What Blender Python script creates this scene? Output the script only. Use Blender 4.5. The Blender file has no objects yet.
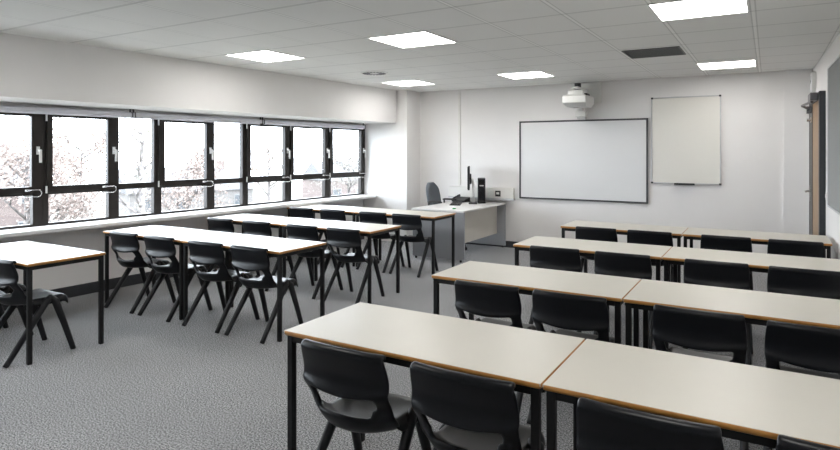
import bpy, bmesh, math, random
from mathutils import Vector, Matrix
random.seed(7)
S = bpy.context.scene
C = S.collection
PI = math.pi

# ------------------------------------------------------------------ materials
def nodes(name):
    m = bpy.data.materials.new(name); m.use_nodes = True
    nt = m.node_tree
    return m, nt, nt.nodes['Principled BSDF']

def mat(name, col, rough=.5, metal=0., spec=.5, vary=0., scale=20., bump=0., bscale=200.):
    m, nt, b = nodes(name)
    b.inputs['Base Color'].default_value = (*col, 1)
    b.inputs['Roughness'].default_value = rough
    b.inputs['Metallic'].default_value = metal
    b.inputs['Specular IOR Level'].default_value = spec
    tc = nt.nodes.new('ShaderNodeTexCoord')
    if vary:
        n = nt.nodes.new('ShaderNodeTexNoise'); n.inputs['Scale'].default_value = scale
        n.inputs['Detail'].default_value = 4
        r = nt.nodes.new('ShaderNodeValToRGB')
        r.color_ramp.elements[0].position = .3; r.color_ramp.elements[1].position = .7
        r.color_ramp.elements[0].color = (*[c*(1-vary) for c in col], 1)
        r.color_ramp.elements[1].color = (*[min(1, c*(1+vary)) for c in col], 1)
        nt.links.new(tc.outputs['Object'], n.inputs['Vector'])
        nt.links.new(n.outputs['Fac'], r.inputs['Fac'])
        nt.links.new(r.outputs['Color'], b.inputs['Base Color'])
    if bump:
        n2 = nt.nodes.new('ShaderNodeTexNoise'); n2.inputs['Scale'].default_value = bscale
        bp = nt.nodes.new('ShaderNodeBump'); bp.inputs['Strength'].default_value = bump
        bp.inputs['Distance'].default_value = .002
        nt.links.new(tc.outputs['Object'], n2.inputs['Vector'])
        nt.links.new(n2.outputs['Fac'], bp.inputs['Height'])
        nt.links.new(bp.outputs['Normal'], b.inputs['Normal'])
    return m

def emit(name, col, strength):
    m, nt, b = nodes(name)
    b.inputs['Base Color'].default_value = (.8, .8, .8, 1)
    b.inputs['Emission Color'].default_value = (*col, 1)
    b.inputs['Emission Strength'].default_value = strength
    return m

M = {}
M['wall'] = mat('painted plaster', (.79, .775, .765), .6, vary=.012, scale=3, bump=.05)
M['pipe_paint'] = mat('white plastic trunking', (.76, .75, .72), .4, vary=.01)
M['sill'] = mat('white sill board', (.80, .80, .81), .28, vary=.01)
M['skirt'] = mat('charcoal skirting', (.032, .034, .038), .5, vary=.1)
M['frame'] = mat('dark bronze window frame', (.020, .0165, .015), .4, spec=.35, vary=.15, scale=8)
M['silver'] = mat('brushed silver', (.80, .80, .80), .4, .25, vary=.05)
M['closer'] = mat('grey painted metal', (.17, .17, .18), .4, .3, vary=.05)
M['chrome'] = mat('chrome', (.75, .75, .76), .18, 1.)
M['blind'] = mat('lilac grey blind cassette', (.72, .72, .77), .5, vary=.02)
M['black_metal'] = mat('black powder coated steel', (.006, .006, .0065), .45, spec=.35, vary=.1, bump=.03)
M['chair'] = mat('charcoal polypropylene', (.006, .0067, .0085), .31, spec=.24, vary=.08, scale=60, bump=.08, bscale=700)
M['chair_leg'] = mat('charcoal polypropylene legs', (.009, .0095, .0115), .45, spec=.35, vary=.08, scale=60)
M['laminate'] = mat('cream laminate', (.64, .61, .54), .33, spec=.5, vary=.012, scale=6)
M['edge'] = mat('lacquered fibreboard edge', (.47, .215, .05), .35, vary=.18, scale=14)
M['board'] = mat('whiteboard surface', (.74, .745, .75), .30, vary=.01, scale=2)
M['cream_board'] = mat('cream whiteboard surface', (.755, .74, .69), .25, vary=.01, scale=2)
M['black'] = mat('black plastic', (.015, .015, .017), .4, vary=.08)
M['board_frame'] = mat('dark grey board frame', (.06, .06, .065), .4, vary=.08)
M['alu'] = mat('satin aluminium', (.55, .55, .56), .4, .7, vary=.03)
M['white_plastic'] = mat('white plastic', (.74, .74, .72), .4, vary=.01)
M['desk_top'] = mat('pale grey laminate', (.72, .71, .70), .35, vary=.01)
M['desk_panel'] = mat('cream desk panel', (.62, .59, .53), .45, vary=.02, scale=5)
M['desk_end'] = mat('silver grey desk end', (.36, .37, .39), .42, .15, vary=.03, scale=4)
M['fabric'] = mat('grey blue fabric', (.105, .118, .135), .85, vary=.15, scale=300, bump=.2, bscale=900)
M['felt'] = mat('grey felt', (.285, .29, .285), .95, vary=.07, scale=160, bump=.2, bscale=600)
M['oak'] = mat('oak veneer', (.30, .19, .10), .45, vary=.12, scale=9)
M['door_frame'] = mat('charcoal door frame', (.030, .034, .040), .45, vary=.1)
M['grille'] = mat('dark grey mesh', (.10, .105, .105), .6, vary=.2, scale=150)
M['clock_face'] = mat('clock face white', (.8, .8, .8), .4, vary=.01)
M['green'] = mat('green plastic', (.03, .35, .09), .5, vary=.05)
M['screen'] = mat('dark screen', (.01, .01, .012), .15, vary=.05)
M['diffuser'] = emit('light diffuser', (1, .975, .94), 8.2)
M['bark'] = mat('bark', (0.115, 0.105, 0.1025), .9, vary=.25, scale=6)
M['leaf_pink'] = mat('russet leaves', (0.19, 0.1525, 0.1375), .8, vary=.3, scale=2)
M['leaf_grey'] = mat('pale olive leaves', (0.175, 0.1675, 0.15), .8, vary=.3, scale=2)
M['brick'] = mat('red brick', (0.11, 0.0875, 0.0825), .9, vary=.12, scale=8)
M['render'] = mat('pale render', (0.1187, 0.1125, 0.11), .9, vary=.06, scale=4)
M['slate'] = mat('slate roof', (0.0775, 0.0775, 0.085), .8, vary=.1, scale=5)
M['house_glass'] = mat('dark window glass', (0.0562, 0.0625, 0.07), .2, vary=.05)
M['white_trim'] = mat('white painted trim', (0.1375, 0.1375, 0.1375), .5, vary=.02)
M['grass'] = mat('lawn', (0.1025, 0.1, 0.0875), .95, vary=.2, scale=.6)

def carpet():
    m, nt, b = nodes('grey speckled carpet')
    b.inputs['Roughness'].default_value = .95
    b.inputs['Specular IOR Level'].default_value = .15
    tc = nt.nodes.new('ShaderNodeTexCoord')
    a = nt.nodes.new('ShaderNodeTexNoise'); a.inputs['Scale'].default_value = 115; a.inputs['Detail'].default_value = 2.5
    a.inputs['Roughness'].default_value = .75
    l = nt.nodes.new('ShaderNodeTexNoise'); l.inputs['Scale'].default_value = 1.3; l.inputs['Detail'].default_value = 3
    r = nt.nodes.new('ShaderNodeValToRGB')
    r.color_ramp.elements[0].position = .38; r.color_ramp.elements[0].color = (.04, .041, .045, 1)
    r.color_ramp.elements[1].position = .64; r.color_ramp.elements[1].color = (.60, .60, .61, 1)
    mx = nt.nodes.new('ShaderNodeMixRGB'); mx.blend_type = 'MULTIPLY'; mx.inputs['Fac'].default_value = 1
    r2 = nt.nodes.new('ShaderNodeValToRGB')
    r2.color_ramp.elements[0].position = .3; r2.color_ramp.elements[0].color = (.88, .88, .88, 1)
    r2.color_ramp.elements[1].position = .7
    for n in (a, l): nt.links.new(tc.outputs['Object'], n.inputs['Vector'])
    nt.links.new(a.outputs['Fac'], r.inputs['Fac']); nt.links.new(l.outputs['Fac'], r2.inputs['Fac'])
    nt.links.new(r.outputs['Color'], mx.inputs['Color1']); nt.links.new(r2.outputs['Color'], mx.inputs['Color2'])
    nt.links.new(mx.outputs['Color'], b.inputs['Base Color'])
    bp = nt.nodes.new('ShaderNodeBump'); bp.inputs['Strength'].default_value = .05; bp.inputs['Distance'].default_value = .001
    nt.links.new(a.outputs['Fac'], bp.inputs['Height']); nt.links.new(bp.outputs['Normal'], b.inputs['Normal'])
    return m
M['carpet'] = carpet()

GX, GY, TILE = -.092, 2.459, .6
ZC = 2.526
def ceiling_mat():
    m, nt, b = nodes('mineral fibre ceiling tiles')
    b.inputs['Roughness'].default_value = .9
    b.inputs['Specular IOR Level'].default_value = .2
    tc = nt.nodes.new('ShaderNodeTexCoord')
    sx = nt.nodes.new('ShaderNodeSeparateXYZ'); nt.links.new(tc.outputs['Object'], sx.inputs[0])
    def line(out, off):
        a = nt.nodes.new('ShaderNodeMath'); a.operation = 'SUBTRACT'; a.inputs[1].default_value = off - 60*TILE
        nt.links.new(out, a.inputs[0])
        d = nt.nodes.new('ShaderNodeMath'); d.operation = 'PINGPONG'; d.inputs[1].default_value = TILE/2
        nt.links.new(a.outputs[0], d.inputs[0])
        return d.outputs[0]
    dx = line(sx.outputs['X'], GX); dy = line(sx.outputs['Y'], GY)
    def ramp(src, stops):
        r = nt.nodes.new('ShaderNodeValToRGB'); e = r.color_ramp.elements
        e[0].position = 0; e[0].color = (*[stops[0][1]]*3, 1)
        e[1].position = 1; e[1].color = (1, 1, 1, 1)
        for p, c in stops[1:]:
            q = e.new(p); q.color = (c, c, c, 1)
        nt.links.new(src, r.inputs['Fac']); return r
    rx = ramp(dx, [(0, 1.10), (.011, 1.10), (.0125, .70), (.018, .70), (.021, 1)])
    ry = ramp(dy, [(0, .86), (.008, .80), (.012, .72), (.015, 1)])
    m1 = nt.nodes.new('ShaderNodeMixRGB'); m1.blend_type = 'MULTIPLY'; m1.inputs['Fac'].default_value = 1
    nt.links.new(rx.outputs['Color'], m1.inputs['Color1']); nt.links.new(ry.outputs['Color'], m1.inputs['Color2'])
    r = nt.nodes.new('ShaderNodeMixRGB'); r.blend_type = 'MULTIPLY'; r.inputs['Fac'].default_value = 1
    r.inputs['Color2'].default_value = (.845, .845, .83, 1)
    nt.links.new(m1.outputs['Color'], r.inputs['Color1'])
    n = nt.nodes.new('ShaderNodeTexNoise'); n.inputs['Scale'].default_value = 120; n.inputs['Detail'].default_value = 5
    nt.links.new(tc.outputs['Object'], n.inputs['Vector'])
    mx = nt.nodes.new('ShaderNodeMixRGB'); mx.blend_type = 'MULTIPLY'; mx.inputs['Fac'].default_value = .05
    nt.links.new(r.outputs['Color'], mx.inputs['Color1']); nt.links.new(n.outputs['Fac'], mx.inputs['Color2'])
    nt.links.new(mx.outputs['Color'], b.inputs['Base Color'])
    return m
M['ceiling'] = ceiling_mat()

def glass_mat():
    m = bpy.data.materials.new('window glass'); m.use_nodes = True
    nt = m.node_tree; nt.nodes.clear()
    o = nt.nodes.new('ShaderNodeOutputMaterial'); mix = nt.nodes.new('ShaderNodeMixShader')
    t = nt.nodes.new('ShaderNodeBsdfTransparent'); t.inputs['Color'].default_value = (.97, .98, .98, 1)
    g = nt.nodes.new('ShaderNodeBsdfGlossy'); g.inputs['Roughness'].default_value = .02
    lw = nt.nodes.new('ShaderNodeLayerWeight'); lw.inputs['Blend'].default_value = .5
    pw = nt.nodes.new('ShaderNodeMath'); pw.operation = 'POWER'; pw.inputs[1].default_value = 5
    ad = nt.nodes.new('ShaderNodeMath'); ad.operation = 'MULTIPLY_ADD'; ad.inputs[1].default_value = .96; ad.inputs[2].default_value = .04
    nt.links.new(lw.outputs['Facing'], pw.inputs[0]); nt.links.new(pw.outputs[0], ad.inputs[0])
    nt.links.new(ad.outputs[0], mix.inputs[0]); nt.links.new(t.outputs[0], mix.inputs[1])
    nt.links.new(g.outputs[0], mix.inputs[2]); nt.links.new(mix.outputs[0], o.inputs[0])
    return m
M['glass'] = glass_mat()

# ------------------------------------------------------------------ mesh helpers
def box(bm, x0, x1, y0, y1, z0, z1):
    v = [bm.verts.new(p) for p in ((x0,y0,z0),(x1,y0,z0),(x1,y1,z0),(x0,y1,z0),(x0,y0,z1),(x1,y0,z1),(x1,y1,z1),(x0,y1,z1))]
    for f in ((0,3,2,1),(4,5,6,7),(0,1,5,4),(1,2,6,5),(2,3,7,6),(3,0,4,7)):
        bm.faces.new([v[i] for i in f])
    return v

def ring_tube(bm, pts, rads, n=10, cap=True):
    """tube through pts; rads = list of (a, b) half widths or floats"""
    rings = []
    pts = [Vector(p) for p in pts]
    for i, p in enumerate(pts):
        d = (pts[min(i+1, len(pts)-1)] - pts[max(i-1, 0)]).normalized()
        ref = Vector((1, 0, 0)) if abs(d.x) < .9 else Vector((0, 1, 0))
        a = (ref - d*ref.dot(d)).normalized(); b = d.cross(a)
        r = rads[i] if isinstance(rads, (list, tuple)) else rads
        ra, rb = r if isinstance(r, (list, tuple)) else (r, r)
        rings.append([bm.verts.new(p + a*ra*math.cos(2*PI*k/n) + b*rb*math.sin(2*PI*k/n)) for k in range(n)])
    for q, w in zip(rings, rings[1:]):
        for k in range(n):
            bm.faces.new((q[k], q[(k+1) % n], w[(k+1) % n], w[k]))
    if cap:
        bm.faces.new(rings[0][::-1]); bm.faces.new(rings[-1])

def cyl(bm, c, axis, r, h, n=32, r2=None):
    c = Vector(c); d = {'x': Vector((1,0,0)), 'y': Vector((0,1,0)), 'z': Vector((0,0,1))}[axis]
    ring_tube(bm, [c, c + d*h], [r, r if r2 is None else r2], n)

def obj(name, bm, material, parent=None, bevel=0., smooth=False, seg=2):
    bmesh.ops.recalc_face_normals(bm, faces=bm.faces)
    me = bpy.data.meshes.new(name); bm.to_mesh(me); bm.free()
    me.materials.append(material)
    if smooth:
        for p in me.polygons: p.use_smooth = True
    o = bpy.data.objects.new(name, me); C.objects.link(o)
    if parent: o.parent = parent
    if bevel:
        b = o.modifiers.new('bevel', 'BEVEL'); b.width = bevel; b.segments = seg; b.limit_method = 'ANGLE'
    return o

def boxo(name, material, dims, parent=None, bevel=.0):
    bm = bmesh.new()
    for d in (dims if isinstance(dims[0], (list, tuple)) else [dims]): box(bm, *d)
    return obj(name, bm, material, parent, bevel)

def thing(name, label, cat, loc=(0,0,0), rz=0., group=None):
    o = bpy.data.objects.new(name, None); C.objects.link(o); o.empty_display_size = .1
    o.location = loc; o.rotation_euler = (0, 0, rz)
    return tag(o, label, cat, group)
def tag(o, label, cat, group=None):
    o['label'] = label; o['category'] = cat
    if group: o['group'] = group
    return o
def struct(o):
    o['kind'] = 'structure'; return o
def dup(root, loc, rz, label, group=None):
    r = root.copy(); C.objects.link(r); r.location = loc; r.rotation_euler = (0, 0, rz); r['label'] = label
    if group: r['group'] = group
    for ch in list(root.children):
        c = ch.copy(); C.objects.link(c); c.parent = r
        for g in ch.children:
            d = g.copy(); C.objects.link(d); d.parent = c
    return r

# ------------------------------------------------------------------ room shell
YB, YN = 8.70, -2.4            # back wall, wall behind the viewer
LA, LB = -6.39, .05            # left window plane  x = LA + LB*y  (slightly out of square)
RA, RB = .645, -.02             # right wall plane   x = RA + RB*y
LROT, RROT = -math.atan(LB), -math.atan(RB)

struct(boxo('floor', M['carpet'], (-6.72, 1.2, YN-.2, YB+.2, -.12, 0)))
struct(boxo('ceiling', M['ceiling'], (-6.72, 1.2, YN-.2, YB+.2, ZC, ZC+.1)))
struct(boxo('wall_back', M['wall'], [(-6.15, 1.2, YB, YB+.2, 0, ZC), (.17, .60, YB-.05, YB, 0, ZC)]))
struct(boxo('wall_near', M['wall'], (-6.72, 1.2, YN-.2, YN, 0, ZC)))
def wall_local(name, rot, x):
    o = bpy.data.objects.new(name, None); return o
wr = struct(boxo('wall_right', M['wall'], (0, .25, YN-.1, YB+.1, 0, ZC))); wr.location = (RA, 0, 0); wr.rotation_euler.z = RROT
# left wall: below the sill, above the windows, the bulkhead over the reveal, the pier at the far end
WIN0, WIN1 = -1.10, 8.262      # extent of the glazing along the wall
ZW0, ZW1 = .768, 1.905
wl = struct(boxo('wall_left', M['wall'], [
    (-.30, -.03, YN-.1, WIN1+.0, 0, ZW0-.03),
    (-.30, -.03, YN-.1, WIN1+.0, ZW1, ZC),
    (-.30, -.03, YN-.1, WIN0, ZW0-.03, ZW1)]))
wl.location = (LA, 0, 0); wl.rotation_euler.z = LROT
bk = struct(boxo('trim_1', M['wall'], (-.03, .66, YN, 8.27, 1.985, ZC))); bk.location = (LA, 0, 0); bk.rotation_euler.z = LROT
struct(boxo('trim_2', M['wall'], (-6.10, -5.135, 8.262, YB, 0, ZC)))         # pier
# sill
sl = struct(boxo('trim_3', M['sill'], (-.03, .25, YN, 8.268, .722, .766), bevel=.012)); sl.location = (LA, 0, 0); sl.rotation_euler.z = LROT
# skirtings
s = struct(boxo('baseboard_left', M['skirt'], (-.03, -.008, YN, 8.26, 0, .115), bevel=.003)); s.location = (LA, 0, 0); s.rotation_euler.z = LROT
struct(boxo('baseboard_back', M['skirt'], [(-5.13, .17, YB-.018, YB, 0, .10), (.15, .44, YB-.068, YB-.05, 0, .10)], bevel=.003))
s = struct(boxo('baseboard_right', M['skirt'], [(-.018, 0, YN, 7.2, 0, .10)], bevel=.003)); s.location = (RA, 0, 0); s.rotation_euler.z = RROT

# ------------------------------------------------------------------ windows (local: x = into the room, y = along the wall)
ZT0, ZT1 = 1.082, 1.168
def window(n, kind, y0, y1, p0, p1, handle=True, visible=True):
    w = bpy.data.objects.new('window_%d' % n, None); C.objects.link(w); w['kind'] = 'structure'
    w.location = (LA, 0, 0); w.rotation_euler.z = LROT
    fx0, fx1 = -.075, -.012
    lo = p0 - (.03 if kind == 'c' else 0), p1 + (.02 if kind == 'c' else 0)
    bm = bmesh.new()
    box(bm, fx0, fx1, y0, lo[0], ZW0, ZW1); box(bm, fx0, fx1, lo[1], y1, ZW0, ZW1)
    box(bm, fx0, fx1, lo[0], lo[1], ZW0, ZW0+.028)
    box(bm, fx0, fx1, lo[0], lo[1], 1.885 if kind == 'c' else 1.897, ZW1)
    if kind == 'c': box(bm, fx0, fx1, lo[0], lo[1], ZT0, ZT0+.03)
    else: box(bm, fx0, fx1, lo[0], lo[1], 1.092, 1.157)
    obj('window_frame', bm, M['frame'], w, .003)
    tz = ZT0+.03 if kind == 'c' else 1.157
    g = bmesh.new(); box(g, -.052, -.046, lo[0]-.005, lo[1]+.005, ZW0+.02, ZT0+.012 if kind == 'c' else 1.1)
    obj('lower_pane', g, M['glass'], w)
    g = bmesh.new(); box(g, -.046, -.040, p0-.005, p1+.005, tz-.004, 1.895)
    if kind == 'c':
        bm = bmesh.new()
        t = .024
        a, b = y0 + .028, y1 - .012
        box(bm, -.04, .012, a, p0, ZT0+.022, 1.893); box(bm, -.04, .012, p1, b, ZT0+.022, 1.893)
        box(bm, -.04, .012, p0, p1, ZT0+.022, ZT1); box(bm, -.04, .012, p0, p1, 1.862, 1.893)
        sash = obj('sash', bm, M['frame'], w, .004)
        p = obj('upper_pane', g, M['glass'], w)
        if handle:
            hy = (p1 + b)/2 + .005
            bm = bmesh.new()
            box(bm, .012, .024, hy-.016, hy+.016, 1.485, 1.565)
            box(bm, .024, .052, hy-.010, hy+.010, 1.515, 1.540)
            box(bm, .044, .056, hy-.004, hy+.022, 1.405, 1.535)
            obj('handle', bm, M['silver'], sash, .004)['label'] = 'silver lever handle'
        for hz in (ZT0+.05, 1.855):
            bm = bmesh.new(); cyl(bm, (.012, a-.004, hz-.035), 'z', .009, .07, 10); obj('hinge', bm, M['silver'], sash, smooth=False)
        # restrictor cable
        bm = bmesh.new()
        hy = p1 - .03
        pts = [(.015, hy, 1.135), (.03, hy+.03, 1.137)]
        for k in range(9):
            an = PI/2 - PI*k/8
            pts.append((.034, hy+.075 + .034*math.cos(an), 1.103 + .034*math.sin(an)))
        pts += [(.03, hy+.03, 1.07), (.015, hy, 1.072)]
        ring_tube(bm, pts, .0055, 8)
        box(bm, .008, .022, hy-.035, hy+.012, 1.125, 1.146)
        box(bm, -.012, .022, hy-.035, hy+.012, 1.062, 1.082)
        obj('restrictor_cable', bm, M['chrome'], w, smooth=True)
    else:
        obj('upper_pane', g, M['glass'], w)
    return w
wins = [('c', -1.10, -.30, -.98, -.42), ('f', -.30, .25, -.25, .21), ('c', .25, 1.10, .36, .98), ('f', 1.10, 1.62, 1.14, 1.58),
        ('c', 1.62, 2.40, 1.73, 2.28), ('c', 2.40, 3.155, 2.50, 3.045), ('c', 3.155, 3.925, 3.24, 3.80), ('f', 3.925, 4.375, 3.935, 4.355),
        ('c', 4.375, 5.165, 4.48, 5.06), ('f', 5.165, 5.675, 5.195, 5.645), ('c', 5.675, 6.485, 5.77, 6.40),
        ('c', 6.485, 7.335, 6.58, 7.25), ('c', 7.335, 8.262, 7.44, 8.15)]
for i, (k, a, b, p, q) in enumerate(wins): window(i+1, k, a, b, p, q)

# roller blinds rolled up in cassettes under the bulkhead
for (a, b), lab in zip(((1.0, 4.03), (4.05, 5.90), (5.92, 8.15)),
        ('lilac-grey rolled-up blind cassette above the windows at the left photo edge',
         'lilac-grey rolled-up blind cassette between two brackets, in the middle of the window wall',
         'lilac-grey rolled-up blind cassette nearest the white corner pier')):
    t = thing('roller_blind', lab, 'blind', (LA, 0, 0), LROT, 'rolled-up blinds over the windows')
    bm = bmesh.new(); box(bm, .02, .10, a, b, 1.897, 1.940); box(bm, .03, .095, a, b, 1.940, 1.948)
    obj('cassette', bm, M['blind'], t, .008)
    bm = bmesh.new(); cyl(bm, (.07, a+.03, 1.900), 'y', .016, b-a-.06, 16); obj('rolled_fabric', bm, M['blind'], t, smooth=True)
    for yy in (a+.004, b-.012):
        bm = bmesh.new(); box(bm, .015, .108, yy, yy+.008, 1.89, 1.952); box(bm, .05, .07, yy, yy+.008, 1.952, 1.985)
        obj('bracket', bm, M['board_frame'], t)['label'] = 'dark end bracket'

# ------------------------------------------------------------------ ceiling fittings
def panel_light(cx, cy, label):
    t = thing('ceiling_light', label, 'ceiling light', (cx, cy, ZC), 0, 'square ceiling light panels')
    bm = bmesh.new(); h = .298
    for a in ((-h, h, -h, -h+.012), (-h, h, h-.012, h), (-h, -h+.012, -h+.012, h-.012), (h-.012, h, -h+.012, h-.012)):
        box(bm, *a, -.008, 0)
    obj('light_frame', bm, M['white_plastic'], t)
    bm = bmesh.new(); box(bm, -.286, .286, -.286, .286, -.005, -.0005)
    obj('diffuser', bm, M['diffuser'], t)
LX = [-4.587, -2.76, -.388]
LYR = [4.55, 7.43]
names = [['square white light panel nearest the window wall in the nearer row of lights', 'square white light panel in the middle of the nearer row of lights', 'large square white light panel cut by the top photo edge, right of centre'],
         ['square white light panel nearest the back left corner pier', 'square white light panel just left of the projector', 'square white light panel in front of the upright cream whiteboard']]
for j, y in enumerate(LYR):
    for i, x in enumerate(LX):
        panel_light(x - (.025 if i == 2 else 0), y + (.30 if (i == 2 and j) else 0), names[j][i])
for i, x in enumerate(LX): panel_light(x, 1.55, 'square white light panel overhead, in the row behind the photo frame')

t = thing('ceiling_grille', 'dark grey square air grille in the white tiled ceiling', 'air vent', (-1.0, 6.39, ZC))
bm = bmesh.new(); h = .268
for a in ((-h, h, -h, -h+.014), (-h, h, h-.014, h), (-h, -h+.014, -h+.014, h-.014), (h-.014, h, -h+.014, h-.014)): box(bm, *a, -.008, 0)
obj('grille_frame', bm, M['grille'], t)
bm = bmesh.new()
for k in range(24): y = -h+.02 + k*(2*h-.04)/23; box(bm, -h+.014, h-.014, y-.006, y+.004, -.006, -.001)
box(bm, -h+.01, h-.01, -h+.01, h-.01, -.002, 0)
obj('louvre', bm, M['grille'], t)

t = thing('round_ceiling_vent', 'round white ceiling diffuser with black slots near the windows', 'air vent', (-4.36, 6.22, ZC))
bm = bmesh.new(); cyl(bm, (0,0,-.012), 'z', .17, .012, 40, .18); obj('diffuser_disc', bm, M['white_plastic'], t)
bm = bmesh.new()
for k in range(20):
    a = 2*PI*k/20
    p = Vector((math.cos(a), math.sin(a), 0)); q = Vector((-math.sin(a), math.cos(a), 0))
    for r0, r1, w in ((.06, .150, .014),):
        v = [p*r0 - q*w*.6, p*r0 + q*w*.6, p*r1 + q*w, p*r1 - q*w]
        lo = [bm.verts.new(x + Vector((0,0,-.0145))) for x in v]; hi = [bm.verts.new(x + Vector((0,0,-.008))) for x in v]
        bm.faces.new(lo); bm.faces.new(hi[::-1])
        for e in range(4): bm.faces.new((lo[e], lo[(e+1)%4], hi[(e+1)%4], hi[e]))
obj('slots', bm, M['black'], t)['label'] = 'ring of black radial slots'

# ------------------------------------------------------------------ classroom table
TW, TD, TH = 1.194, .578, .72
def make_table(label, group):
    t = thing('classroom_table', label, 'table', (0,0,0), 0, group)
    bm = bmesh.new(); box(bm, .0025, TW-.0025, .0025, TD-.0025, TH-.012, TH)
    obj('tabletop', bm, M['laminate'], t, .002)
    bm = bmesh.new()
    # bullnosed edge: a rounded-rectangle band
    out = []
    prof = [(.004, 0), (.0008, -.002), (0, -.010), (.0015, -.017), (.006, -.020)]
    corners = [(0,0), (TW,0), (TW,TD), (0,TD)]
    for ins, dz in prof:
        ring = []
        r = .012
        for ci, (cx, cy) in enumerate(corners):
            sx = 1 if cx == 0 else -1; sy = 1 if cy == 0 else -1
            ox, oy = cx + sx*(r+.0), cy + sy*(r+.0)
            a0 = {0: PI, 1: 1.5*PI, 2: 0, 3: .5*PI}[ci]
            for k in range(4):
                a = a0 + PI/2*k/3
                ring.append(bm.verts.new((ox + (r-ins)*math.cos(a), oy + (r-ins)*math.sin(a), TH + dz - .0006)))
        out.append(ring)
    n = len(out[0])
    for q, w in zip(out, out[1:]):
        for k in range(n): bm.faces.new((q[k], q[(k+1)%n], w[(k+1)%n], w[k]))
    bm.faces.new(out[-1]); bm.faces.new(out[0])
    obj('table_edge', bm, M['edge'], t, smooth=True)['label'] = 'orange-brown lacquered edge'
    i, L = .012, .030
    z1 = TH-.020
    bm = bmesh.new()
    box(bm, i+L, TW-i-L, i+.002, i+L-.002, z1-.030, z1); box(bm, i+L, TW-i-L, TD-i-L+.002, TD-i-.002, z1-.030, z1)
    box(bm, i+.002, i+L-.002, i+L, TD-i-L, z1-.030, z1); box(bm, TW-i-L+.002, TW-i-.002, i+L, TD-i-L, z1-.030, z1)
    obj('table_frame', bm, M['black_metal'], t, .002)
    for x in (i, TW-i-L):
        for y in (i, TD-i-L):
            bm = bmesh.new(); box(bm, x, x+L, y, y+L, .0, z1)
            obj('leg', bm, M['black_metal'], t, .003)
    return t
tables = {  # row: (x of left end, y of front edge, count)
    'R1': (-1.868, 1.958, 2), 'R2': (-1.878, 3.314, 2), 'R3': (-1.888, 4.760, 2), 'R4': (-1.912, 6.174, 2),
    'L1': (-5.722, 3.452, 2), 'L2': (-5.777, 4.761, 2), 'L3': (-5.860, 6.205, 2), 'L0': (-5.700, 2.171, 1)}
rowname = {'R1': 'nearest right-hand row', 'R2': 'second right-hand row', 'R3': 'third right-hand row',
           'R4': 'right-hand row closest to the whiteboards', 'L1': 'nearest long row by the windows', 'L2': 'middle long row by the windows',
           'L3': 'farthest long row by the windows'}
proto = None
for r, (x0, y0, n) in tables.items():
    for k in range(n):
        if r == 'L0': lab = 'cream-topped single table at the left photo edge, under the windows'
        elif r[0] == 'R': lab = 'cream-topped table at the %s end of the %s' % (('aisle', 'wall')[k], rowname[r])
        else: lab = 'pale-topped table at the %s end of the %s' % (('window', 'aisle')[k], rowname[r])
        g = 'tables of the ' + rowname.get(r, 'single place by the windows')
        loc = (x0 + k*(TW+.003), y0, 0)
        if proto is None: proto = make_table(lab, g); proto.location = loc
        else: dup(proto, loc, 0, lab, g)

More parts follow.
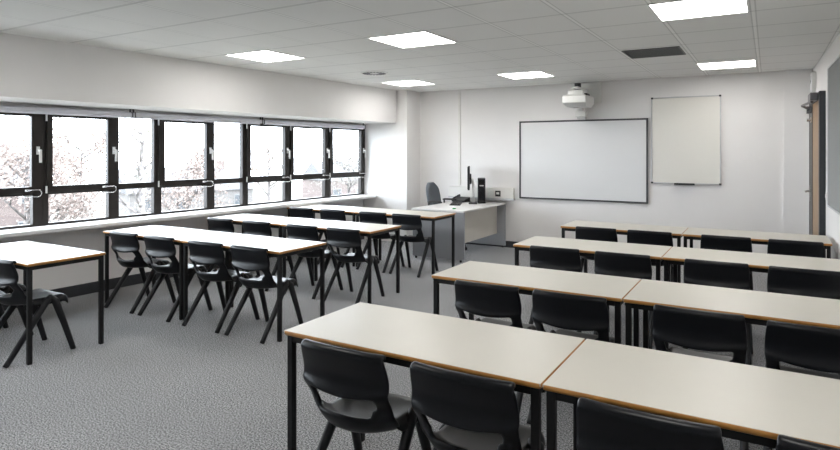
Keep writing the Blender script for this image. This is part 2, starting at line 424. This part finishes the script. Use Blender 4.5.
# ------------------------------------------------------------------ moulded chair
def lerp(tab, z):
    if z <= tab[0][0]: return tab[0][1]
    for (a, p), (b, q) in zip(tab, tab[1:]):
        if z <= b: return p + (q-p)*(z-a)/(b-a)
    return tab[-1][1]
def make_chair(label):
    t = thing('classroom_chair', label, 'chair')
    # seat shell
    bm = bmesh.new(); nu, nv = 18, 16
    G = []
    for j in range(nv+1):
        v = j/nv; row = []
        hw = lerp([(0, .196), (.3, .200), (.8, .200), (1, .186)], v)
        for i in range(nu+1):
            u = -1 + 2*i/nu
            z = .437 - .018*(1-u*u)*math.sin(PI*min(1, v*1.05))
            z -= .058*max(0, (abs(u)-.88)/.12)**1.4              # rolled sides
            z -= .040*max(0, (v-.84)/.16)**1.7                   # waterfall front
            z += .030*max(0, (.22-v)/.22)**2                     # rise to the back
            yr = -.185 + .125*abs(u)**2.6
            yy = yr + (.230-yr)*v - .018*abs(u)**3*(v > .5)*(v-.5)*2
            row.append(bm.verts.new((hw*u, yy, z)))
        G.append(row)
    for j in range(nv):
        for i in range(nu):
            bm.faces.new((G[j][i], G[j][i+1], G[j+1][i+1], G[j+1][i]))
    o = obj('seat', bm, M['chair'], t, smooth=True)
    m = o.modifiers.new('thick', 'SOLIDIFY'); m.thickness = .012; m.offset = -1
    m = o.modifiers.new('sub', 'SUBSURF'); m.levels = 1; m.render_levels = 1
    # backrest with its uprights and the hand opening
    HW = [(.398, .176), (.43, .195), (.47, .203), (.540, .205), (.560, .213), (.60, .214), (.68, .210), (.74, .202)]
    YC = [(.398, -.150), (.43, -.180), (.47, -.188), (.53, -.180), (.556, -.212), (.590, -.192), (.62, -.184), (.66, -.193), (.74, -.218)]
    K  = [(.398, .125), (.43, .125), (.47, .085), (.52, .056), (.56, .040), (.59, .030), (.65, .025), (.74, .022)]
    zs = [.398, .435, .460, .474, .512, .536, .554, .568, .590, .625, .652, .678, .702, .716, .724]
    us = [-1, -.93, -.84, -.74, -.64, -.5, -.34, -.17, 0, .17, .34, .5, .64, .74, .84, .93, 1]
    bm = bmesh.new(); G = []
    for z in zs:
        row = []
        for u in us:
            au = abs(u)
            zz = z
            if z > .69: zz = z - .004*au**3*(z-.69)/.05
            if z in (.554, .568): zz = z + .020*au**2 - .004*(1-au)
            y = lerp(YC, z) + lerp(K, z)*au**2.6
            row.append(bm.verts.new((lerp(HW, z)*u, y, zz)))
        G.append(row)
    for dy, dz in ((.005, .009), (.015, .012), (.024, .007), (.027, -.003)):    # rolled top lip
        G.append([bm.verts.new((v.co.x*(1 - .6*dy), v.co.y + dy, v.co.z + dz)) for v in G[len(zs)-1]])
    for j in range(len(G)-1):
        for i in range(len(us)-1):
            um = abs((us[i]+us[i+1])/2)
            lim = {3: .69, 4: .71, 5: .73}.get(j, 0)
            if lim and um < lim: continue
            bm.faces.new((G[j][i], G[j][i+1], G[j+1][i+1], G[j+1][i]))
    bmesh.ops.delete(bm, geom=[v for v in bm.verts if not v.link_faces], context='VERTS')
    o = obj('backrest', bm, M['chair'], t, smooth=True)
    m = o.modifiers.new('thick', 'SOLIDIFY'); m.thickness = .021; m.offset = 0
    m = o.modifiers.new('sub', 'SUBSURF'); m.levels = 1; m.render_levels = 1
    for s in (-1, 1):
        bm = bmesh.new()
        ring_tube(bm, [(s*.172, .085, .425), (s*.184, .040, .395), (s*.196, -.095, .205), (s*.2035, -.225, .02), (s*.204, -.238, 0)],
                  [(.020, .026), (.022, .028), (.0195, .023), (.018, .020), (.018, .020)], 12)
        obj('leg', bm, M['chair_leg'], t, smooth=True)
        bm = bmesh.new()
        ring_tube(bm, [(s*.172, .070, .425), (s*.184, .108, .395), (s*.195, .172, .20), (s*.2035, .226, .02), (s*.204, .232, 0)],
                  [(.020, .026), (.022, .028), (.0195, .023), (.018, .020), (.018, .020)], 12)
        obj('leg', bm, M['chair_leg'], t, smooth=True)
    return t

CH = {  # row: list of (x, y offset of the chair centre from the front edge of the table, turn)
    'R1': [(-1.465, .090, 0), (-.938, .095, 0), (-.316, .090, 0), (.224, .125, 0)],
    'R2': [(-1.432, .06, 0), (-.940, .06, 0), (-.298, .06, 0), (.198, .03, 0)],
    'R3': [(-1.49, .08, 0), (-.960, .08, 0), (-.318, .08, 0), (.206, .08, 0)],
    'R4': [(-1.51, .08, 0), (-.995, .08, 0), (-.335, .08, 0), (.205, .08, 0)],
    'L1': [(-5.325, .150, .0), (-4.795, .150, 0), (-4.170, .150, .02), (-3.645, .155, 0)],
    'L2': [(-5.47, .12, 0), (-4.885, .12, 0), (-4.220, .12, 0), (-3.675, .12, 0)],
    'L3': [(-5.53, .12, 0), (-4.985, .12, 0), (-4.33, .12, 0), (-3.82, .11, 0)],
    'L0': [(-5.44, .15, .0), (-4.812, .145, .0)]}
endR = ['aisle end', 'second from the aisle', 'third from the aisle', 'beside the right wall']
endL = ['nearest the windows', 'second from the windows', 'third from the windows', 'at the aisle end']
proto = None
for r, lst in CH.items():
    for k, (x, dy, rz) in enumerate(lst):
        if r == 'L0': lab = ('black plastic chair cut by the left photo edge, at the single table', 'black plastic chair at the aisle end of the single table at left')[k]
        elif r[0] == 'R': lab = 'black plastic chair, %s of the %s' % (('aisle end', 'second from the aisle', 'third from the aisle', 'next to the right wall')[k], rowname[r])
        else: lab = 'black plastic chair, %s, at the %s' % (endL[k], rowname[r])
        loc = (x, tables[r][1] + dy, 0)
        if proto is None: proto = make_chair(lab); proto.location = loc; proto.rotation_euler.z = rz; proto['group'] = 'black chairs, ' + rowname[r]
        else: dup(proto, loc, rz, lab, 'black chairs, ' + rowname.get(r, 'single table by the windows'))

# ------------------------------------------------------------------ back wall: whiteboards, projector, trunking
def board(name, label, x0, x1, z0, z1, surf, fr, w, corners=None, tray=None):
    t = thing(name, label, 'whiteboard', ((x0+x1)/2, YB, z0))
    hw, H = (x1-x0)/2, z1-z0
    bm = bmesh.new(); box(bm, -hw+w*.5, hw-w*.5, -.020, -.002, w*.5, H-w*.5); obj('board_surface', bm, surf, t)
    bm = bmesh.new()
    for a in ((-hw, hw, 0, w), (-hw, hw, H-w, H), (-hw, -hw+w, w, H-w), (hw-w, hw, w, H-w)): box(bm, a[0], a[1], -.030, 0, a[2], a[3])
    obj('board_frame', bm, fr, t, .003)
    if corners:
        for x in (-hw, hw-.024):
            for z in (-.003, H-.021):
                bm = bmesh.new(); box(bm, x-.003 if x < 0 else x, x+.024 if x < 0 else x+.027, -.034, 0, z, z+.024)
                obj('corner_cap', bm, M['black'], t, .004)['label'] = 'black plastic corner cap'
    if tray:
        bm = bmesh.new(); box(bm, tray[0], tray[1], -.085, -.0, -.012, .004); box(bm, tray[0], tray[1], -.09, -.08, -.012, .014)
        obj('pen_tray', bm, M['black'], t, .003)['label'] = 'black pen tray'
    return t
board('projection_whiteboard', 'wide whiteboard with thin dark frame under the projector', -3.332, -1.440, .782, 1.978, M['board'], M['board_frame'], .024)
board('upright_whiteboard', 'upright cream-white whiteboard with thin metal frame and black corners', -1.397, -.533, 1.072, 2.256, M['cream_board'], M['alu'], .014, True, (-.13, .12))

t = thing('projector', 'white short-throw projector on a wall arm above the wide whiteboard', 'projector', (-2.31, YB, 2.05))
boxo('wall_plate', M['white_plastic'], (-.21, .23, -.045, 0, .16, ZC-2.05-.012), t, .006)
bm = bmesh.new(); box(bm, -.05, .05, -.56, -.04, .335, .365); obj('mounting_arm', bm, M['white_plastic'], t, .01)
bm = bmesh.new(); box(bm, -.12, .10, -.52, -.25, .242, .325); obj('mount_carriage', bm, M['white_plastic'], t, .02)
bm = bmesh.new(); cyl(bm, (.0, -.42, .335), 'z', .045, .085, 20); obj('adjusting_knob', bm, M['black'], t, smooth=False)['label'] = 'black adjusting knob'
bm = bmesh.new()
ring = []
for (z, x0, x1, y0, y1) in ((.085, -.13, .14, -.52, -.20), (.140, -.165, .165, -.62, -.16), (.228, -.165, .165, -.62, -.16), (.245, -.15, .15, -.60, -.18)):
    ring.append([bm.verts.new(p) for p in ((x0,y0,z),(x1,y0,z),(x1,y1,z),(x0,y1,z))])
for q, w in zip(ring, ring[1:]):
    for k in range(4): bm.faces.new((q[k], q[(k+1)%4], w[(k+1)%4], w[k]))
bm.faces.new(ring[0][::-1]); bm.faces.new(ring[-1])
obj('projector_body', bm, M['white_plastic'], t, .012, seg=3)
bm = bmesh.new(); box(bm, .02, .14, -.46, -.30, .238, .275); obj('mirror_housing', bm, M['black'], t, .01)['label'] = 'black mirror slot'
bm = bmesh.new(); box(bm, -.12, .035, -.14, -.0, -.035, .055); obj('sensor_box', bm, M['white_plastic'], t, .012)
bm = bmesh.new(); box(bm, -.10, .02, -.10, -.031, -.068, -.034); obj('sensor_bracket', bm, M['alu'], t, .004)
bm = bmesh.new(); box(bm, -.08, .0, -.18, -.02, .05, .17); obj('sensor_stem', bm, M['white_plastic'], t, .004)

tag(boxo('wall_conduit', M['pipe_paint'], (-4.405, -4.365, YB-.018, YB, .95, ZC-.002), bevel=.003), 'slim white vertical cable conduit on the back wall', 'cable conduit')
t = thing('socket_trunking', 'white dado trunking with sockets on the wall behind the desk', 'cable trunking', (-4.55, YB, .745))
boxo('trunking_body', M['pipe_paint'], (0, 1.135, -.07, 0, .03, .19), t, .006)
boxo('trunking_ledge', M['alu'], (0, 1.145, -.085, 0, 0, .03), t, .004)['label'] = 'grey lower strip'
f = boxo('socket_plate', M['black'], (.835, .925, -.080, -.069, .055, .145), t, .004); f['label'] = 'black square socket plate'
boxo('socket_insert', M['white_plastic'], (.857, .905, -.084, -.079, .088, .122), f, .002)['label'] = 'white insert'
for x in (.54, .69): 
    p = boxo('twin_socket', M['white_plastic'], (x, x+.12, -.080, -.069, .06, .145), t, .004)
    boxo('plug', M['white_plastic'], (x+.02, x+.06, -.11, -.079, .08, .125), p, .006)

# ------------------------------------------------------------------ teacher's desk
DX0, DX1, DY0, DY1, DZ = -4.375, -3.545, 7.165, 8.688, .705
t = thing('teacher_desk', 'white-topped teacher desk with silver-grey end panel by the back wall', 'desk', (DX0, DY0, 0))
W_, D_ = DX1-DX0, DY1-DY0
boxo('desk_top', M['desk_top'], (0, W_, 0, D_, DZ-.026, DZ), t, .004)
boxo('end_panel', M['desk_end'], (.01, W_-.004, .015, .045, .03, DZ-.026), t, .003)['label'] = 'silver-grey end panel'
boxo('end_panel', M['desk_end'], (.01, W_-.01, D_-.05, D_-.02, 0.03, DZ-.026), t, .003)
boxo('modesty_panel', M['desk_panel'], (W_-.165, W_-.145, .045, D_-.05, .215, DZ-.026), t, .002)['label'] = 'cream modesty panel'
for x in (.06, W_-.06):
    for y in (.03, D_-.035):
        bm = bmesh.new(); cyl(bm, (x, y, 0), 'z', .016, .032, 14); obj('foot', bm, M['black'], t)

tag(boxo('eraser', M['green'], (-3.80, -3.755, 7.32, 7.345, DZ+.001, DZ+.016), bevel=.004), 'tiny green block on the near corner of the teacher desk', 'eraser')

# monitor, seen edge on
t = thing('computer_monitor', 'thin black monitor seen edge-on on the teacher desk', 'monitor', (-3.90, 8.28, DZ), math.radians(25))
boxo('monitor_case', M['black'], (-.115, -.085, -.25, .25, .22, .575), t, .006)
boxo('screen', M['screen'], (-.118, -.114, -.24, .24, .235, .565), t)
bm = bmesh.new(); ring_tube(bm, [(-.085, 0, .40), (-.05, 0, .37), (-.03, 0, .30), (-.03, 0, .02)], [.028, .028, .022, .024], 12); obj('monitor_stand', bm, M['silver'], t, smooth=True)['label'] = 'grey stand'
boxo('monitor_base', M['black'], (-.10, .03, -.12, .12, .001, .018), t, .006)
bm = bmesh.new(); box(bm, -.085, -.06, -.07, .07, .30, .46); obj('monitor_back', bm, M['black'], t, .01)

t = thing('computer_tower', 'black upright computer tower behind the monitor on the teacher desk', 'computer', (-3.868, 8.44, DZ), math.radians(25))
boxo('tower_case', M['black'], (-.060, .060, -.13, .13, .012, .39), t, .008)
boxo('tower_feet', M['black'], (-.063, .063, -.12, .12, .001, .014), t, .003)
boxo('front_panel', M['screen'], (-.048, .048, -.137, -.129, .02, .365), t, .004)
boxo('drive_slot', M['silver'], (-.03, .03, -.140, -.136, .27, .285), t, .001)['label'] = 'silver drive slot'

t = thing('keyboard', 'flat black keyboard at the foot of the monitor', 'keyboard', (-4.10, 8.02, DZ), math.radians(22))
boxo('keyboard_base', M['black'], (-.08, .08, -.22, .22, .001, .014), t, .004)
bm = bmesh.new()
for a in range(4):
    for b in range(13): x = -.065 + a*.035; y = -.205 + b*.0325; box(bm, x, x+.027, y, y+.025, .013, .021)
obj('keys', bm, M['black'], t)
t = thing('desk_phone', 'low black desk telephone beside the wall, left of the monitor', 'telephone', (-4.235, 8.45, DZ), math.radians(-8))
bm = bmesh.new()
a = [bm.verts.new(p) for p in ((-.12,-.09,.001),(.12,-.09,.001),(.12,.09,.001),(-.12,.09,.001),(-.12,-.09,.03),(.12,-.09,.03),(.12,.09,.075),(-.12,.09,.075))]
for q in ((0,3,2,1),(4,5,6,7),(0,1,5,4),(1,2,6,5),(2,3,7,6),(3,0,4,7)): bm.faces.new([a[i] for i in q])
obj('phone_body', bm, M['black'], t, .006)
bm = bmesh.new(); ring_tube(bm, [(-.085, -.08, .05), (-.085, -.04, .068), (-.085, .04, .088), (-.085, .085, .092)], [.022, .015, .015, .022], 10); obj('handset', bm, M['black'], t, smooth=True)

# office chair behind the desk
t = thing('office_chair', 'grey-blue upholstered office chair behind the teacher desk', 'office chair', (-4.25, 8.00, 0), math.radians(3))
bm = bmesh.new(); G = []
for j in range(11):
    v = j/10; z = .50 + .53*v
    hw = .205*math.sqrt(max(0, 1-max(0, (v-.62)/.40)**2.4)) * (1 - .10*(1-v))
    G.append([bm.verts.new((-.20 - .10*v + .045*abs(u)**2, max(hw, .03)*u, z)) for u in [-1+2*i/12 for i in range(13)]])
for j in range(10):
    for i in range(12): bm.faces.new((G[j][i], G[j][i+1], G[j+1][i+1], G[j+1][i]))
o = obj('backrest', bm, M['fabric'], t, smooth=True)
q = o.modifiers.new('thick', 'SOLIDIFY'); q.thickness = .06; q.offset = 0
q = o.modifiers.new('sub', 'SUBSURF'); q.levels = 2; q.render_levels = 2
bm = bmesh.new(); box(bm, -.20, .22, -.23, .23, .42, .50); obj('seat', bm, M['fabric'], t, .03, True, 4)
bm = bmesh.new(); cyl(bm, (0, 0, .10), 'z', .028, .33, 16); obj('gas_column', bm, M['black'], t)
bm = bmesh.new(); ring_tube(bm, [(-.15, 0, .41), (-.26, 0, .43), (-.29, 0, .52), (-.30, 0, .70)], [(.03, .012)]*4, 10); obj('back_bracket', bm, M['black'], t, smooth=True)
for s in (-1, 1):
    bm = bmesh.new(); ring_tube(bm, [(-.08, s*.19, .43), (-.10, s*.265, .44), (-.165, s*.275, .58), (-.172, s*.27, .74)], .014, 10)
    ring_tube(bm, [(-.19, s*.27, .750), (-.16, s*.27, .755), (.02, s*.27, .755), (.045, s*.27, .748)], [(.022, .012), (.026, .014), (.026, .014), (.02, .01)], 12)
    obj('armrest', bm, M['black'], t, smooth=True)['label'] = 'black armrest'
for k in range(5):
    a = 2*PI*k/5 + .3
    bm = bmesh.new(); ring_tube(bm, [(0, 0, .12), (.29*math.cos(a), .29*math.sin(a), .065)], [.026, .017], 10)
    l = obj('base_spoke', bm, M['black'], t, smooth=True)
    bm = bmesh.new(); ring_tube(bm, [(.29*math.cos(a)-.02*math.sin(a), .29*math.sin(a)+.02*math.cos(a), .027), (.29*math.cos(a)+.02*math.sin(a), .29*math.sin(a)-.02*math.cos(a), .027)], .027, 14)
    obj('castor', bm, M['black'], l)

# ------------------------------------------------------------------ right wall: door, clock, notice board, switch
d = bpy.data.objects.new('door_1', None); C.objects.link(d); d['kind'] = 'structure'
d.location = (RA, 0, 0); d.rotation_euler.z = RROT
bm = bmesh.new()
box(bm, -.055, 0, 7.20, 7.29, 0, 2.13); box(bm, -.055, 0, 8.36, 8.44, 0, 2.13); box(bm, -.055, 0, 7.29, 8.36, 2.05, 2.13)
obj('door_frame', bm, M['door_frame'], d, .004)
leaf = boxo('door_leaf', M['oak'], (-.052, -.010, 7.295, 8.355, .008, 2.045), d, .003)
boxo('closing_edge', M['black'], (-.055, -.051, 7.98, 8.352, .01, 2.04), leaf)['label'] = 'dark closing edge'
bm = bmesh.new(); box(bm, -.060, -.054, 8.22, 8.27, .93, 1.12); ring_tube(bm, [(-.058, 8.245, 1.05), (-.10, 8.245, 1.05), (-.105, 8.235, 1.05), (-.105, 8.13, 1.05)], .011, 10)
obj('door_handle', bm, M['chrome'], leaf, smooth=False)
bm = bmesh.new(); box(bm, -.125, -.055, 7.30, 7.60, 2.045, 2.125); obj('door_closer', bm, M['closer'], d, .008)['label'] = 'silver door closer'
bm = bmesh.new(); ring_tube(bm, [(-.10, 7.45, 2.04), (-.14, 7.7, 2.03), (-.16, 7.86, 2.025)], (.014), 8); ring_tube(bm, [(-.16, 7.86, 2.025), (-.075, 8.14, 2.0)], .014, 8)
box(bm, -.10, -.052, 8.08, 8.17, 1.95, 2.03)
obj('closer_arm', bm, M['closer'], d)
bm = bmesh.new(); box(bm, -.07, -.052, 8.0, 8.06, 1.84, 1.90); cyl(bm, (-.105, 8.03, 1.87), 'x', .018, .04, 12); obj('coat_hook', bm, M['chrome'], leaf)
t = thing('wall_clock', 'round white wall clock above the door', 'clock', (RA, 0, 0), RROT)
bm = bmesh.new(); cyl(bm, (-.045, 8.30, 2.325), 'x', .120, .045, 40); obj('clock_case', bm, M['white_plastic'], t, .006)
bm = bmesh.new(); cyl(bm, (-.047, 8.30, 2.325), 'x', .104, .003, 40); obj('clock_face', bm, M['clock_face'], t)
for n_, a_, l_, w_ in (('hour_hand', 1.1, .055, .006), ('minute_hand', -.6, .085, .004)):
    bm = bmesh.new(); cc = Vector((-.049, 8.30, 2.325)); dv = Vector((0, math.sin(a_), math.cos(a_)))
    ring_tube(bm, [cc - dv*.012, cc + dv*l_], [(.0012, w_)]*2, 6); obj(n_, bm, M['black'], t)
t = thing('notice_board', 'large grey felt notice board on the right wall', 'notice board', (RA, 0, 0), RROT)
boxo('felt_panel', M['felt'], (-.020, -.001, 4.4, 6.76, 1.010, 2.295), t)
bm = bmesh.new()
for a in ((4.385, 6.775, .995, 1.011), (4.385, 6.775, 2.294, 2.31), (4.385, 4.401, 1.011, 2.294), (6.759, 6.775, 1.011, 2.294)): box(bm, -.026, 0, *a)
obj('board_frame', bm, M['alu'], t, .002)
t = thing('light_switch', 'small white light switch on the wall beside the door', 'light switch', (RA, 0, 0), RROT)
boxo('switch_plate', M['white_plastic'], (-.010, 0, 7.03, 7.115, 1.03, 1.115), t, .003)
boxo('rocker', M['white_plastic'], (-.016, -.009, 7.06, 7.085, 1.055, 1.09), t, .002)

# ------------------------------------------------------------------ outside
GZ = -6.0
struct(boxo('ground', M['grass'], (-120, -7.6, -60, 110, GZ-.2, GZ)))
def tree(label, x, y, h, spread, lm, nleaf, seed, leafsize=.20):
    rnd = random.Random(seed)
    t = thing('street_tree', label, 'tree', (x, y, GZ), 0, 'autumn trees outside the windows')
    bm = bmesh.new(); tips = []
    ring_tube(bm, [(0,0,0), (.05, .03, h*.25), (-.04, .08, h*.5), (.05, 0, h*.75), (0, .05, h)], [.26, .20, .15, .09, .03], 8)
    br = []
    for k in range(16):
        z = h*(.32 + .6*k/15); a = rnd.uniform(0, 2*PI); L = spread*(1.05 - .6*k/15)*rnd.uniform(.7, 1.1)
        p = Vector((0,0,z)); q = p + Vector((math.cos(a)*L*.5, math.sin(a)*L*.5, L*.35)); e = p + Vector((math.cos(a)*L, math.sin(a)*L, L*.75))
        ring_tube(bm, [p, q, e], [.075, .045, .015], 6); br.append((p, q, e))
        for s in range(3):
            a2 = a + rnd.uniform(-1, 1); e2 = q + Vector((math.cos(a2)*L*.5, math.sin(a2)*L*.5, L*rnd.uniform(.3, .7)))
            ring_tube(bm, [q, e2], [.035, .01], 5); br.append((q, (q+e2)/2, e2))
    obj('trunk', bm, M['bark'], t, smooth=True)
    bm = bmesh.new()
    for k in range(nleaf*3):
        p, q, e = rnd.choice(br); f = rnd.uniform(.3, 1.1)
        c = q.lerp(e, f) + Vector([rnd.gauss(0, .5) for _ in range(3)])
        n = Vector([rnd.gauss(0, 1) for _ in range(3)]).normalized(); a = n.orthogonal().normalized(); b = n.cross(a)
        sz = leafsize*rnd.uniform(.5, 1.1)
        v = [bm.verts.new(c + a*sz*.5), bm.verts.new(c + b*sz*.3 + n*sz*.06), bm.verts.new(c - a*sz*.5), bm.verts.new(c - b*sz*.3 + n*sz*.06)]
        bm.faces.new(v)
    obj('foliage', bm, lm, t)
tree('pale pink autumn tree seen through the leftmost window', -30, 14.4, 7.7, 2.6, M['leaf_pink'], 1900, 1)
tree('russet tree with spreading branches seen through the second window from left', -41, 23.2, 8.2, 3.2, M['leaf_pink'], 2200, 2)
tree('slender bare tree centred in the narrow third window', -21, 14.2, 8.9, 1.3, M['leaf_grey'], 110, 3)
tree('low russet tree seen through the fourth window', -34, 26.4, 7.2, 2.8, M['leaf_pink'], 1700, 4)
tree('pale tree seen through the last window beside the corner pier', -33, 43.0, 7.2, 2.6, M['leaf_grey'], 1000, 5)
tree('pinkish distant tree seen through the wide sixth window', -47, 47.0, 8.0, 3.0, M['leaf_pink'], 1400, 6)

def house(label, x, y, w, d, h, rz, wm, rows=2, cols=4):
    rows = 1 if h < 3.5 else rows
    t = thing('house', label, 'house', (x, y, GZ), rz, 'houses outside the windows')
    boxo('house_wall', wm, (-d/2, d/2, -w/2, w/2, 0, h), t)
    bm = bmesh.new(); o_ = .3
    a = [bm.verts.new(p) for p in ((-d/2-o_,-w/2-o_,h),(d/2+o_,-w/2-o_,h),(d/2+o_,w/2+o_,h),(-d/2-o_,w/2+o_,h),(0,-w/2-o_,h+d*.32),(0,w/2+o_,h+d*.32))]
    for q in ((0,1,2,3),(1,2,5,4),(0,3,5,4),(0,1,4),(2,3,5)): bm.faces.new([a[i] for i in q])
    rf = obj('roof', bm, M['slate'], t)
    bm = bmesh.new(); box(bm, -.4, .4, w*.3, w*.3+.8, h+d*.2, h+d*.32+.9); obj('chimney', M and bm, M['brick'], rf)
    for r in range(rows):
        for c in range(cols):
            yy = -w/2 + w*(c+.5)/cols; z = .9 + r*2.7
            f = boxo('window', M['white_trim'], (d/2-.02, d/2+.06, yy-.65, yy+.65, z, z+1.4), t)
            boxo('pane', M['house_glass'], (d/2+.05, d/2+.08, yy-.55, yy+.55, z+.1, z+1.3), f)
house('brick house with white-framed windows seen through the leftmost window', -52, 19, 12, 8, 4.6, -.15, M['brick'])
house('pale rendered house seen through the middle windows', -60, 46, 14, 8, 2.9, -.3, M['render'])
house('pinkish house beyond the last window by the corner pier', -52, 70, 14, 8, 3.4, -.45, M['brick'])

# ------------------------------------------------------------------ sky
w = bpy.data.worlds.new('overcast sky'); S.world = w; w.use_nodes = True
nt = w.node_tree; bg = nt.nodes['Background']
tc = nt.nodes.new('ShaderNodeTexCoord'); sx = nt.nodes.new('ShaderNodeSeparateXYZ'); rp = nt.nodes.new('ShaderNodeValToRGB')
nt.links.new(tc.outputs['Generated'], sx.inputs[0]); nt.links.new(sx.outputs['Z'], rp.inputs['Fac'])
rp.color_ramp.elements[0].position = .0; rp.color_ramp.elements[0].color = (.84, .91, 1, 1)
rp.color_ramp.elements[1].position = .7; rp.color_ramp.elements[1].color = (.88, .94, 1, 1)
nt.links.new(rp.outputs['Color'], bg.inputs['Color'])
bg.inputs['Strength'].default_value = 9

# ------------------------------------------------------------------ camera
cam = bpy.data.cameras.new('camera'); co = bpy.data.objects.new('camera', cam); C.objects.link(co)
cam.sensor_width = 36; cam.lens = 589.06/840*36
cam.shift_y = (150.5-225)/840
cam.clip_start = .05; cam.clip_end = 300
co.location = (0, 0, 1.525); co.rotation_euler = (PI/2, 0, .53375)
S.camera = co
S.view_settings.view_transform = 'Standard'; S.view_settings.look = 'None'
S.view_settings.gamma = 1; S.view_settings.use_curve_mapping = False
S.view_settings.exposure = 0.84
